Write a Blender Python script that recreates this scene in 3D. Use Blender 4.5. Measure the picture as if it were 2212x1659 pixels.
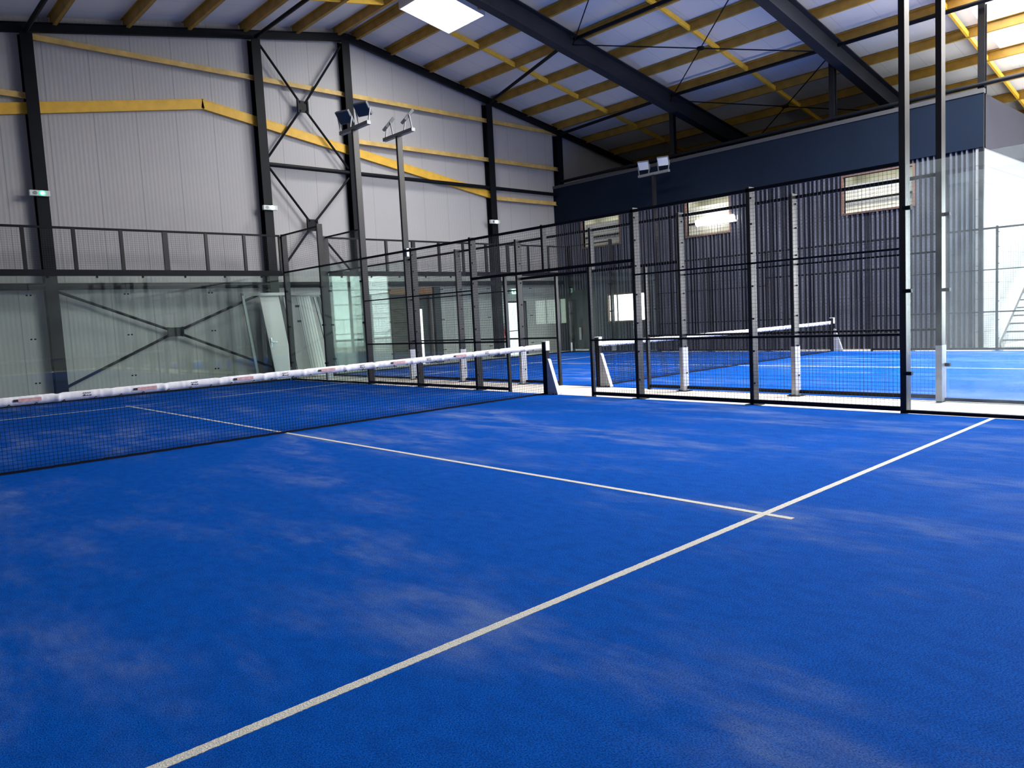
import bpy, bmesh, math, random
from mathutils import Vector, Matrix
rnd = random.Random(7)
for o in list(bpy.data.objects): bpy.data.objects.remove(o)
S = bpy.context.scene
COL = S.collection

# ------------------------------------------------------------------ camera
cam_d = bpy.data.cameras.new('camera'); cam = bpy.data.objects.new('camera', cam_d); COL.objects.link(cam)
cam.location = (-4.4797, -9.4472, 1.3713)
cam.rotation_euler = (1.48405153, 0.0511277861, -0.744770277)
cam_d.sensor_fit = 'HORIZONTAL'; cam_d.sensor_width = 36.0
cam_d.lens = 1619.98 / 2212 * 36.0
cam_d.clip_end = 500
S.camera = cam
# ------------------------------------------------------------------ colour management, world
S.view_settings.view_transform = 'Standard'; S.view_settings.look = 'None'
S.view_settings.gamma = 1.0; S.view_settings.use_curve_mapping = False
S.view_settings.exposure = 0.45
W = bpy.data.worlds.new('sky'); S.world = W; W.use_nodes = True
wn = W.node_tree.nodes; wl = W.node_tree.links
bg = wn['Background']; bg.inputs['Color'].default_value = (0.86, 0.94, 1.0, 1); bg.inputs['Strength'].default_value = 5.0

def area(name, loc, rot, sx, sy, power, color=(1, 1, 1), spread=180):
    d = bpy.data.lights.new(name, 'AREA'); d.shape = 'RECTANGLE'; d.size = sx; d.size_y = sy
    d.energy = power; d.color = color; d.spread = math.radians(spread)
    o = bpy.data.objects.new(name, d); COL.objects.link(o); o.location = loc; o.rotation_euler = rot
    return o
def aim(o, target):
    o.rotation_euler = (Vector(target) - Vector(o.location)).to_track_quat('-Z', 'Y').to_euler()
# daylight through the tall translucent panel door in the near end wall, far to the right of the viewer
GATE_X0, GATE_X1, GATE_Z = 16.6, 22.8, 5.6
area('daylight_gate', (19.7, -11.72, 2.85), (math.pi/2, 0, 0), 6.0, 5.4, 500, (0.95, 0.98, 1.0))
# daylight through the wide open door in the right hall wall
DOOR_Y0, DOOR_Y1, DOOR_Z = -11.0, -4.0, 5.0
area('daylight_side_door', (26.75, -7.5, 2.5), (math.pi/2, 0, math.pi/2), 6.8, 4.8, 1300, (0.95, 0.98, 1.0))
# daylight through the roof skylights (panes sit just above these)
SKY_X0, SKY_X1 = 8.42, 10.12
SKY_Y = [7.72, 2.12]
SL = 0.18; RX = 8.3; RZ = 10.3
def zr(x): return RZ - SL * abs(x - RX)
for i, y in enumerate(SKY_Y):
    l = area('daylight_skylight_%d' % (i+1), (9.27, y, zr(9.27) - 0.085), (0, math.atan(SL), 0), 1.68, 1.55, 200, (1.0, 0.99, 0.96))
# daylight through the two big translucent rooflights over the near end of the second court
RLS = [(8.7, 16.2, -11.0, -2.9, 6800), (16.9, 22.2, -11.0, -2.9, 700)]
for i, (x0, x1, y0, y1, pw) in enumerate(RLS):
    xm = (x0+x1)/2
    area('daylight_rooflight_%d' % (i+1), (xm, (y0+y1)/2, zr(xm) + 0.27), (0, math.atan(SL), 0), x1-x0-0.1, y1-y0-0.1, pw, (0.98, 0.99, 1.0))
# added fill light along the left wall, which has no opening there
area('added_left_fill', (-6.45, -1.0, 5.2), (math.pi/2, 0, -math.pi/2), 20, 1.4, 30, (0.93, 0.97, 1.0))

# ------------------------------------------------------------------ materials
MATS = {}
def nd(nt, t, **kw):
    n = nt.nodes.new(t)
    for k, v in kw.items():
        if k in n.inputs: n.inputs[k].default_value = v
        else: setattr(n, k, v)
    return n
def mat(name, color=(0.5, 0.5, 0.5), rough=0.6, metal=0.0, spec=0.5, var=0.0, vscale=3.0, bump=0.0, bscale=60.0, emit=None, estr=0.0):
    m = bpy.data.materials.new(name); m.use_nodes = True; nt = m.node_tree
    p = nt.nodes['Principled BSDF']
    p.inputs['Base Color'].default_value = (*color, 1); p.inputs['Roughness'].default_value = rough
    p.inputs['Metallic'].default_value = metal; p.inputs['Specular IOR Level'].default_value = spec
    if var or bump:
        tc = nd(nt, 'ShaderNodeTexCoord')
    if var:
        n = nd(nt, 'ShaderNodeTexNoise', Scale=vscale, Detail=5.0)
        nt.links.new(tc.outputs['Object'], n.inputs['Vector'])
        r = nd(nt, 'ShaderNodeMapRange'); r.inputs['From Min'].default_value = 0.3; r.inputs['From Max'].default_value = 0.7
        r.inputs['To Min'].default_value = 1 - var; r.inputs['To Max'].default_value = 1 + var * 0.6
        nt.links.new(n.outputs['Fac'], r.inputs['Value'])
        mx = nd(nt, 'ShaderNodeVectorMath', operation='SCALE'); mx.inputs[0].default_value = color
        nt.links.new(r.outputs['Result'], mx.inputs['Scale']); nt.links.new(mx.outputs['Vector'], p.inputs['Base Color'])
    if bump:
        n2 = nd(nt, 'ShaderNodeTexNoise', Scale=bscale, Detail=3.0); nt.links.new(tc.outputs['Object'], n2.inputs['Vector'])
        b = nd(nt, 'ShaderNodeBump', Strength=bump, Distance=0.01); nt.links.new(n2.outputs['Fac'], b.inputs['Height'])
        nt.links.new(b.outputs['Normal'], p.inputs['Normal'])
    if emit:
        p.inputs['Emission Color'].default_value = (*emit, 1); p.inputs['Emission Strength'].default_value = estr
    MATS[name] = m
    return m
M_steel = mat('dark_painted_steel', (0.004, 0.005, 0.008), 0.5, spec=0.15, var=0.25, vscale=4)
M_post = mat('anthracite_post', (0.009, 0.009, 0.012), 0.34, spec=0.32, var=0.15, vscale=6)
M_frame = mat('portal_frame_steel', (0.013, 0.016, 0.025), 0.6, spec=0.25, var=0.2, vscale=2)
M_wire = mat('black_wire', (0.022, 0.024, 0.032), 0.5, spec=0.3)
M_yellow = mat('yellow_paint', (0.72, 0.41, 0.035), 0.55, var=0.12, vscale=5)
M_girt = mat('ochre_paint', (0.56, 0.38, 0.12), 0.6, var=0.22, vscale=4)
M_purlin = mat('amber_purlin_paint', (0.42, 0.24, 0.035), 0.55, var=0.25, vscale=3)
M_bright = mat('bright_yellow_steel', (0.78, 0.46, 0.04), 0.5, var=0.15, vscale=5)
M_roof = mat('white_roof_sheet', (0.50, 0.50, 0.54), 0.6, var=0.06, vscale=1.5)
M_conc = mat('pale_concrete', (0.60, 0.545, 0.49), 0.85, var=0.16, vscale=2.2, bump=0.15, bscale=40)
M_white = mat('white_paint', (0.72, 0.72, 0.70), 0.5)
M_tape = mat('white_vinyl', (0.74, 0.73, 0.76), 0.5, var=0.06, vscale=9, bump=0.25, bscale=22)
M_red = mat('red_print', (0.62, 0.36, 0.36), 0.6, var=0.25, vscale=40)
M_black = mat('black_print', (0.012, 0.012, 0.014), 0.6)
M_cord = mat('black_net_cord', (0.006, 0.007, 0.012), 0.8, spec=0.1)
M_grey = mat('galvanised_grey', (0.42, 0.43, 0.46), 0.42, metal=0.35, var=0.15, vscale=8)
M_alu = mat('cast_grey', (0.20, 0.21, 0.22), 0.45, metal=0.4)
M_bark = mat('dark_wood', (0.06, 0.045, 0.03), 0.7, var=0.25, vscale=6)
M_timber = mat('orange_timber', (0.34, 0.15, 0.05), 0.65, var=0.25, vscale=8)
M_stair = mat('stair_grey', (0.07, 0.07, 0.075), 0.5)
M_chrome = mat('polished_clamp', (0.62, 0.63, 0.65), 0.22, metal=0.9)
M_clad = mat('dark_cladding', (0.075, 0.082, 0.115), 0.38, var=0.3, vscale=1.2)
M_cladgap = mat('dark_cladding_gap', (0.010, 0.012, 0.020), 0.8, spec=0.2)
M_band = mat('navy_fascia', (0.0055, 0.0105, 0.022), 0.85, spec=0.08, var=0.1, vscale=1.0)
M_sideclad = mat('pale_side_cladding', (0.74, 0.74, 0.74), 0.6)
M_brown = mat('brown_reveal', (0.13, 0.07, 0.05), 0.6)
M_cream = mat('cream_blind', (0.62, 0.62, 0.52), 0.8, var=0.05, vscale=5)
M_lit = mat('lit_window', (0.8, 0.8, 0.8), 0.5, emit=(1.0, 1.0, 0.97), estr=3.0)
M_sky = mat('skylight_pane', (0.9, 0.9, 0.9), 0.5, emit=(1.0, 0.985, 0.93), estr=6.0)
M_rool = mat('rooflight_sheet', (0.9, 0.9, 0.9), 0.5, emit=(1.0, 1.0, 0.98), estr=1.2)
M_tube = mat('lamp_tube', (0.9, 0.9, 0.9), 0.4, emit=(1.0, 0.97, 0.90), estr=14.0)
M_green = mat('green_led', (0.2, 0.9, 0.4), 0.4, emit=(0.015, 1.0, 0.24), estr=2.2)
M_pale_led = mat('pale_green_led', (0.6, 0.9, 0.8), 0.4, emit=(0.55, 1.0, 0.80), estr=2.5)
M_ledwhite = mat('led_core', (0.9, 1, 0.9), 0.4, emit=(0.85, 1.0, 0.88), estr=12.0)
M_case = mat('white_plastic', (0.60, 0.64, 0.62), 0.5)
M_signgreen = mat('sign_green', (0.03, 0.30, 0.10), 0.5)
M_board = mat('green_board', (0.018, 0.050, 0.012), 0.7)
M_ext = mat('red_enamel', (0.45, 0.02, 0.02), 0.4)
M_floodglass = mat('floodlight_glass', (0.04, 0.055, 0.075), 0.12, spec=0.8)
M_paleflood = mat('pale_floodlight_glass', (0.70, 0.72, 0.75), 0.3)
M_doorwhite = mat('white_door_leaf', (0.56, 0.58, 0.56), 0.55, var=0.05, vscale=2)
M_doorgrey = mat('grey_door_leaf', (0.36, 0.36, 0.36), 0.6, var=0.08, vscale=3)
M_teal = mat('dark_door_teal', (0.022, 0.030, 0.030), 0.4)

def stripes(name, color, axis, pitch, joint_w, joint_k, rough=0.55, var=0.05, micro=None):
    """sheet cladding: thin dark joints every `pitch` metres along one object axis, light micro ribs"""
    m = mat(name, color, rough); nt = m.node_tree; p = nt.nodes['Principled BSDF']
    tc = nd(nt, 'ShaderNodeTexCoord'); sp = nd(nt, 'ShaderNodeSeparateXYZ'); nt.links.new(tc.outputs['Object'], sp.inputs[0])
    dv = nd(nt, 'ShaderNodeMath', operation='DIVIDE'); dv.inputs[1].default_value = pitch; nt.links.new(sp.outputs[axis], dv.inputs[0])
    fr = nd(nt, 'ShaderNodeMath', operation='FRACT'); nt.links.new(dv.outputs[0], fr.inputs[0])
    lt = nd(nt, 'ShaderNodeMath', operation='LESS_THAN'); lt.inputs[1].default_value = joint_w / pitch; nt.links.new(fr.outputs[0], lt.inputs[0])
    n = nd(nt, 'ShaderNodeTexNoise', Scale=0.7, Detail=5.0); nt.links.new(tc.outputs['Object'], n.inputs['Vector'])
    r = nd(nt, 'ShaderNodeMapRange'); r.inputs['To Min'].default_value = 1 - var; r.inputs['To Max'].default_value = 1 + var; nt.links.new(n.outputs['Fac'], r.inputs['Value'])
    mk = nd(nt, 'ShaderNodeMapRange'); mk.inputs['To Min'].default_value = 1.0; mk.inputs['To Max'].default_value = joint_k; nt.links.new(lt.outputs[0], mk.inputs['Value'])
    ml = nd(nt, 'ShaderNodeMath', operation='MULTIPLY'); nt.links.new(r.outputs[0], ml.inputs[0]); nt.links.new(mk.outputs[0], ml.inputs[1])
    sc = nd(nt, 'ShaderNodeVectorMath', operation='SCALE'); sc.inputs[0].default_value = color; nt.links.new(ml.outputs[0], sc.inputs['Scale'])
    nt.links.new(sc.outputs['Vector'], p.inputs['Base Color'])
    if micro:
        w = nd(nt, 'ShaderNodeMath', operation='MULTIPLY'); w.inputs[1].default_value = 2 * math.pi / micro; nt.links.new(sp.outputs[axis], w.inputs[0])
        sn = nd(nt, 'ShaderNodeMath', operation='SINE'); nt.links.new(w.outputs[0], sn.inputs[0])
        b = nd(nt, 'ShaderNodeBump', Strength=0.25, Distance=0.004); nt.links.new(sn.outputs[0], b.inputs['Height']); nt.links.new(b.outputs['Normal'], p.inputs['Normal'])
    return m
M_wall = stripes('gable_wall_panel', (0.37, 0.36, 0.36), 0, 1.0, 0.010, 0.55, micro=0.10)
M_wallY = stripes('side_wall_panel', (0.16, 0.16, 0.165), 1, 1.0, 0.012, 0.5, micro=0.10)
M_roofs = stripes('roof_sheet', (0.68, 0.66, 0.66), 1, 1.0, 0.02, 0.8, micro=0.33)
M_sidec = stripes('side_cladding_boards', (0.19, 0.19, 0.195), 2, 0.42, 0.025, 0.55)

def turf_mat(name):
    m = bpy.data.materials.new(name); m.use_nodes = True; nt = m.node_tree; L = nt.links
    p = nt.nodes['Principled BSDF']; p.inputs['Roughness'].default_value = 0.85; p.inputs['Specular IOR Level'].default_value = 0.02
    tc = nd(nt, 'ShaderNodeTexCoord')
    def noise(scale, detail, mp=None, rough=0.55):
        n = nd(nt, 'ShaderNodeTexNoise', Scale=scale, Detail=detail, Roughness=rough)
        if mp:
            q = nd(nt, 'ShaderNodeMapping'); q.inputs['Scale'].default_value = mp[0]; q.inputs['Rotation'].default_value = (0, 0, mp[1]); L.new(tc.outputs['Object'], q.inputs['Vector']); L.new(q.outputs[0], n.inputs['Vector'])
        else: L.new(tc.outputs['Object'], n.inputs['Vector'])
        return n
    def ramp(src, a, b, lo=0.0, hi=1.0):
        r = nd(nt, 'ShaderNodeMapRange'); r.interpolation_type = 'SMOOTHSTEP'
        r.inputs['From Min'].default_value = a; r.inputs['From Max'].default_value = b; r.inputs['To Min'].default_value = lo; r.inputs['To Max'].default_value = hi
        L.new(src, r.inputs['Value']); return r.outputs['Result']
    def mix(f, a, b):
        x = nd(nt, 'ShaderNodeMix', data_type='RGBA'); 
        if isinstance(f, float): x.inputs[0].default_value = f
        else: L.new(f, x.inputs[0])
        for i, c in ((6, a), (7, b)):
            if isinstance(c, tuple): x.inputs[i].default_value = (*c, 1)
            else: L.new(c, x.inputs[i])
        return x.outputs[2]
    fine = noise(210, 5, ((1.0, 0.6, 1.0), 0.3), 0.68); fine2 = noise(300, 4, ((0.30, 1.0, 1.0), 0.9), 0.6); fine3 = noise(300, 4, ((1.0, 0.28, 1.0), 0.35), 0.6)
    big = noise(0.62, 6, ((1.0, 0.45, 1.0), 0.12), 0.6); mid = noise(2.3, 7, ((1.0, 0.34, 1.0), 0.25), 0.68); pile = noise(14, 4, ((1.0, 0.5, 1.0), 0.2), 0.6)
    base = mix(ramp(fine.outputs['Fac'], 0.34, 0.66), (0.0005, 0.020, 0.135), (0.0018, 0.092, 0.47))
    base = mix(ramp(pile.outputs['Fac'], 0.35, 0.70, 0.0, 0.32), base, (0.0004, 0.022, 0.15))
    fib = nd(nt, 'ShaderNodeMath', operation='MAXIMUM'); L.new(ramp(fine2.outputs['Fac'], 0.60, 0.72, 0, 0.55), fib.inputs[0]); L.new(ramp(fine3.outputs['Fac'], 0.60, 0.72, 0, 0.55), fib.inputs[1])
    base = mix(fib.outputs[0], base, (0.014, 0.20, 0.62))
    mul = nd(nt, 'ShaderNodeMath', operation='MULTIPLY'); L.new(ramp(big.outputs['Fac'], 0.43, 0.66), mul.inputs[0]); L.new(ramp(mid.outputs['Fac'], 0.40, 0.68), mul.inputs[1])
    mul2 = nd(nt, 'ShaderNodeMath', operation='MULTIPLY'); L.new(mul.outputs[0], mul2.inputs[0]); L.new(ramp(fine.outputs['Fac'], 0.30, 0.62, 0.18, 0.60), mul2.inputs[1])
    add = nd(nt, 'ShaderNodeMath', operation='ADD'); L.new(mul2.outputs[0], add.inputs[0])
    m3 = nd(nt, 'ShaderNodeMath', operation='MULTIPLY'); L.new(ramp(mid.outputs['Fac'], 0.56, 0.78, 0, 0.24), m3.inputs[0]); L.new(ramp(fine.outputs['Fac'], 0.35, 0.62), m3.inputs[1]); L.new(m3.outputs[0], add.inputs[1])
    col = mix(add.outputs[0], base, (0.17, 0.23, 0.35))
    L.new(col, p.inputs['Base Color'])
    b = nd(nt, 'ShaderNodeBump', Strength=0.40, Distance=0.008); L.new(fine.outputs['Fac'], b.inputs['Height']); L.new(b.outputs['Normal'], p.inputs['Normal'])
    MATS[name] = m; return m
M_turf = turf_mat('blue_artificial_turf')
M_line = mat('cream_turf_line', (0.50, 0.49, 0.44), 0.85, var=0.28, vscale=120, bump=0.5, bscale=160)

def glass_mat(name, tint, haze, hazecol=(0.8, 0.85, 0.85)):
    m = bpy.data.materials.new(name); m.use_nodes = True; nt = m.node_tree; L = nt.links
    out = nt.nodes['Material Output']; nt.nodes.remove(nt.nodes['Principled BSDF'])
    tr = nd(nt, 'ShaderNodeBsdfTransparent'); tr.inputs['Color'].default_value = (*tint, 1)
    gl = nd(nt, 'ShaderNodeBsdfGlossy'); gl.inputs['Roughness'].default_value = 0.02; gl.inputs['Color'].default_value = (0.92, 1.0, 0.96, 1)
    ge = nd(nt, 'ShaderNodeNewGeometry'); dt_ = nd(nt, 'ShaderNodeVectorMath', operation='DOT_PRODUCT'); L.new(ge.outputs['Incoming'], dt_.inputs[0]); L.new(ge.outputs['Normal'], dt_.inputs[1])
    ab = nd(nt, 'ShaderNodeMath', operation='ABSOLUTE'); L.new(dt_.outputs['Value'], ab.inputs[0])
    om = nd(nt, 'ShaderNodeMath', operation='SUBTRACT'); om.inputs[0].default_value = 1.0; L.new(ab.outputs[0], om.inputs[1])
    pw = nd(nt, 'ShaderNodeMath', operation='POWER'); pw.inputs[1].default_value = 5.0; L.new(om.outputs[0], pw.inputs[0])
    fr = nd(nt, 'ShaderNodeMath', operation='MULTIPLY_ADD'); fr.inputs[1].default_value = 0.96; fr.inputs[2].default_value = 0.04; L.new(pw.outputs[0], fr.inputs[0])
    mx = nd(nt, 'ShaderNodeMixShader'); L.new(fr.outputs[0], mx.inputs[0]); L.new(tr.outputs[0], mx.inputs[1]); L.new(gl.outputs[0], mx.inputs[2])
    last = mx
    if haze:
        tc = nd(nt, 'ShaderNodeTexCoord'); n = nd(nt, 'ShaderNodeTexNoise', Scale=1.6, Detail=7.0, Roughness=0.65); L.new(tc.outputs['Object'], n.inputs['Vector'])
        r = nd(nt, 'ShaderNodeMapRange'); r.inputs['From Min'].default_value = 0.35; r.inputs['From Max'].default_value = 0.75
        r.inputs['To Min'].default_value = haze * 0.5; r.inputs['To Max'].default_value = haze * 2.2; L.new(n.outputs['Fac'], r.inputs['Value'])
        df = nd(nt, 'ShaderNodeBsdfDiffuse'); df.inputs['Color'].default_value = (*hazecol, 1)
        tl = nd(nt, 'ShaderNodeBsdfTranslucent'); tl.inputs['Color'].default_value = (*hazecol, 1)
        dt = nd(nt, 'ShaderNodeMixShader'); dt.inputs[0].default_value = 0.5; L.new(df.outputs[0], dt.inputs[1]); L.new(tl.outputs[0], dt.inputs[2])
        m2 = nd(nt, 'ShaderNodeMixShader'); L.new(r.outputs[0], m2.inputs[0]); L.new(mx.outputs[0], m2.inputs[1]); L.new(dt.outputs[0], m2.inputs[2]); last = m2
    L.new(last.outputs[0], out.inputs['Surface']); MATS[name] = m; return m
M_glass = glass_mat('tempered_glass', (0.90, 0.95, 0.925), 0.012)
M_dusty = glass_mat('dusty_tempered_glass', (0.94, 0.97, 0.97), 0.02)

# ------------------------------------------------------------------ mesh builder
class MB:
    def __init__(s): s.v = []; s.f = []
    def hexa(s, p):
        i = len(s.v); s.v += [Vector(q) for q in p]
        s.f += [(i, i+3, i+2, i+1), (i+4, i+5, i+6, i+7), (i, i+1, i+5, i+4), (i+1, i+2, i+6, i+5), (i+2, i+3, i+7, i+6), (i+3, i, i+4, i+7)]
        return s
    def box(s, x0, x1, y0, y1, z0, z1):
        return s.hexa([(x0, y0, z0), (x1, y0, z0), (x1, y1, z0), (x0, y1, z0), (x0, y0, z1), (x1, y0, z1), (x1, y1, z1), (x0, y1, z1)])
    def bar(s, a, b, w, h, up=(0, 0, 1)):
        a, b = Vector(a), Vector(b); d = (b - a).normalized(); up = Vector(up)
        if abs(d.dot(up)) > 0.99: up = Vector((0, 1, 0))
        r = d.cross(up).normalized(); u = r.cross(d).normalized(); r *= w/2; u *= h/2
        return s.hexa([a - r - u, a + r - u, b + r - u, b - r - u, a - r + u, a + r + u, b + r + u, b - r + u])
    def tube(s, a, b, r, n=8, r2=None):
        a, b = Vector(a), Vector(b); d = (b - a).normalized(); up = Vector((0, 0, 1)) if abs(d.z) < 0.95 else Vector((0, 1, 0))
        u = d.cross(up).normalized(); w = d.cross(u).normalized(); i = len(s.v); r2 = r if r2 is None else r2
        for c, rr in ((a, r), (b, r2)):
            for k in range(n):
                t = 2*math.pi*k/n; s.v.append(c + u*(rr*math.cos(t)) + w*(rr*math.sin(t)))
        for k in range(n): s.f.append((i+k, i+(k+1) % n, i+n+(k+1) % n, i+n+k))
        s.f.append(tuple(i+k for k in range(n))[::-1]); s.f.append(tuple(i+n+k for k in range(n)))
        return s
    def prism(s, pts, ext):
        """pts: polygon of 3D points, ext: extrusion vector"""
        i = len(s.v); n = len(pts); e = Vector(ext)
        s.v += [Vector(p) for p in pts] + [Vector(p) + e for p in pts]
        s.f.append(tuple(range(i, i+n))[::-1]); s.f.append(tuple(range(i+n, i+2*n)))
        for k in range(n): s.f.append((i+k, i+(k+1) % n, i+n+(k+1) % n, i+n+k))
        return s
    def isec(s, a, b, w, h, tf, tw, up):
        """I-section from a to b: flange width w, depth h along up"""
        a, b = Vector(a), Vector(b); d = (b - a).normalized(); up = Vector(up); r = d.cross(up).normalized(); u = r.cross(d).normalized()
        pr = [(-w/2, -h/2), (w/2, -h/2), (w/2, -h/2+tf), (tw/2, -h/2+tf), (tw/2, h/2-tf), (w/2, h/2-tf), (w/2, h/2), (-w/2, h/2), (-w/2, h/2-tf), (-tw/2, h/2-tf), (-tw/2, -h/2+tf), (-w/2, -h/2+tf)]
        return s.prism([a + r*x + u*y for x, y in pr], b - a)
    def build(s, name, m, parent=None, bevel=0.0, smooth=False, origin=None):
        me = bpy.data.meshes.new(name)
        if parent is not None:
            off = world_loc(parent)
        elif origin is not None: off = Vector(origin)
        else:
            mn = [min(v[k] for v in s.v) for k in range(3)]; mx = [max(v[k] for v in s.v) for k in range(3)]
            off = Vector(((mn[0]+mx[0])/2, (mn[1]+mx[1])/2, mn[2]))
        me.from_pydata([v - off for v in s.v], [], s.f)
        bm = bmesh.new(); bm.from_mesh(me); bmesh.ops.recalc_face_normals(bm, faces=bm.faces)
        if bevel: bmesh.ops.bevel(bm, geom=bm.edges[:], offset=bevel, segments=2, affect='EDGES', profile=0.6)
        bm.to_mesh(me); bm.free(); me.materials.append(m)
        if smooth:
            for p in me.polygons: p.use_smooth = True
        o = bpy.data.objects.new(name, me); COL.objects.link(o)
        if parent is not None: o.parent = parent
        else: o.location = off
        return o
def world_loc(o):
    v = Vector(o.location)
    while o.parent is not None: o = o.parent; v = v + Vector(o.location)
    return v
def tag(o, label, cat, group=None, kind=None):
    o['label'] = label; o['category'] = cat
    if group: o['group'] = group
    if kind: o['kind'] = kind
    return o
def thing(name, label, cat, loc=(0, 0, 0), group=None):
    o = bpy.data.objects.new(name, None); o.empty_display_size = 0.2; COL.objects.link(o); o.location = loc
    return tag(o, label, cat, group)
def struct(mb, name, m, label=None, cat=None, parent=None):
    o = mb.build(name, m, parent)
    if parent is None:
        o['kind'] = 'structure'
        if label: o['label'] = label
        if cat: o['category'] = cat
    return o
def cells(us, vs, holes):
    """grid cells of (us x vs) not covered by holes (u0,u1,v0,v1)"""
    out = []
    U = sorted(set(list(us) + [h[0] for h in holes] + [h[1] for h in holes])); V = sorted(set(list(vs) + [h[2] for h in holes] + [h[3] for h in holes]))
    for a, b in zip(U, U[1:]):
        for c, d in zip(V, V[1:]):
            mu, mv = (a+b)/2, (c+d)/2
            if not any(h[0] < mu < h[1] and h[2] < mv < h[3] for h in holes): out.append((a, b, c, d))
    return out
ORD = ['first', 'second', 'third', 'fourth', 'fifth', 'sixth', 'seventh', 'eighth', 'ninth', 'tenth', 'eleventh', 'twelfth']

# ------------------------------------------------------------------ hall shell
XL, XR, YN, YF = -6.5, 26.6, -11.6, 11.5
ZT = 0.25                                        # purlin depth; sheet sits on top
struct(MB().box(XL-0.3, XR+0.3, YN-0.3, YF+0.3, -0.2, -0.012), 'floor', M_conc, 'pale concrete floor showing between and beside the blue courts', 'floor')
struct(MB().box(XL-25, XR+45, YN-25, YF+25, -0.35, -0.22), 'floor', mat('outdoor_paving', (0.62, 0.62, 0.60), 0.9), 'pale paved ground outside the hall', 'ground')
# far gable wall with the open emergency door
DX0, DX1, DZ1 = 14.62, 15.50, 1.97
def gable(y0, y1, holes, name, m, label):
    mb = MB(); xs = [XL, RX, XR]
    for a, b, c, d in cells(xs, [-0.2, 5.2], holes): mb.box(a, b, y0, y1, c, d)
    for a, b in ((XL, RX), (RX, XR)):
        mb.prism([(a, y0, 5.2), (b, y0, 5.2), (b, y0, zr(b)+ZT), (a, y0, zr(a)+ZT)], (0, y1-y0, 0))
    return struct(mb, name, m, label, 'wall')
DW = (9.46, 10.98, -0.012, 2.36)
gable(YF, YF+0.15, [(DX0, DX1, -0.012, DZ1), DW], 'wall_far', M_wall, 'light grey panelled gable wall behind the courts')
gable(YN-0.15, YN, [(GATE_X0, GATE_X1, -0.012, GATE_Z)], 'wall_near', M_wallY, 'light grey gable wall behind the viewer with the wide open gate')
mb = MB()
for k in range(7): mb.box(GATE_X0, GATE_X1, YN-0.09, YN-0.04, 0.02+0.9*k, 0.07+0.9*k)
for k in range(4): x = GATE_X0 + (GATE_X1-GATE_X0)*k/3; mb.box(x-0.05, x+0.05, YN-0.10, YN-0.03, 0, GATE_Z)
struct(mb, 'door_4', M_alu, 'tall glazed panel door in the wall behind the viewer', 'door')
mb = MB(); mb.box(XL-0.15, XL, YN, YF, -0.2, zr(XL)+ZT); struct(mb, 'wall_left', M_wallY, 'light grey left side wall of the hall', 'wall')
mb = MB()
for a, b, c, d in cells([YN, YF], [-0.2, zr(XR)+ZT], [(DOOR_Y0, DOOR_Y1, -0.012, DOOR_Z)]): mb.box(XR, XR+0.15, a, b, c, d)
struct(mb, 'wall_right', M_wallY, 'light grey right side wall with an open door', 'wall')
# roof sheets
SKY_HOLES = [(SKY_X0, SKY_X1, y-0.80, y+0.80) for y in SKY_Y]
def roof(x0, x1, holes, name):
    mb = MB()
    for a, b, c, d in cells([x0, x1], [YN-0.1, YF+0.1], holes):
        za, zb = zr(a)+ZT, zr(b)+ZT
        mb.hexa([(a, c, za), (b, c, zb), (b, d, zb), (a, d, za), (a, c, za+0.08), (b, c, zb+0.08), (b, d, zb+0.08), (a, d, za+0.08)])
    return struct(mb, name, M_roofs, 'white ribbed roof sheets of the %s slope' % ('right' if x0 >= RX else 'left'), 'ceiling')
roof(RX, XR+0.2, SKY_HOLES + [q[:4] for q in RLS], 'ceiling'); roof(XL-0.2, RX, [], 'ceiling')
for i, (a, b, c, d) in enumerate(SKY_HOLES):
    za, zb = zr(a)-0.06, zr(b)-0.06
    w = MB().hexa([(a, c, za), (b, c, zb), (b, d, zb), (a, d, za), (a, c, za+0.02), (b, c, zb+0.02), (b, d, zb+0.02), (a, d, za+0.02)])
    o = struct(w, 'window_%d' % (i+1), M_sky, 'glowing white skylight pane in the roof beside the ridge', 'skylight')
    up = MB()
    for (x0, x1, y0, y1) in ((a-.03, a, c-.03, d+.03), (b, b+.03, c-.03, d+.03), (a, b, c-.03, c), (a, b, d, d+.03)):
        up.hexa([(x0, y0, zr(x0)-.07), (x1, y0, zr(x1)-.07), (x1, y1, zr(x1)-.07), (x0, y1, zr(x0)-.07), (x0, y0, zr(x0)+ZT+.02), (x1, y0, zr(x1)+ZT+.02), (x1, y1, zr(x1)+ZT+.02), (x0, y1, zr(x0)+ZT+.02)])
    up.build('window_frame', M_white, o)

for i, (a, b, c, d, pw) in enumerate(RLS):
    w = MB().hexa([(a, c, zr(a)+ZT+.03), (b, c, zr(b)+ZT+.03), (b, d, zr(b)+ZT+.03), (a, d, zr(a)+ZT+.03), (a, c, zr(a)+ZT+.05), (b, c, zr(b)+ZT+.05), (b, d, zr(b)+ZT+.05), (a, d, zr(a)+ZT+.05)])
    struct(w, 'window_%d' % (3+i), M_rool, 'large glowing translucent rooflight at the top right' if i else 'large translucent rooflight near the ridge', 'skylight')
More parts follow.
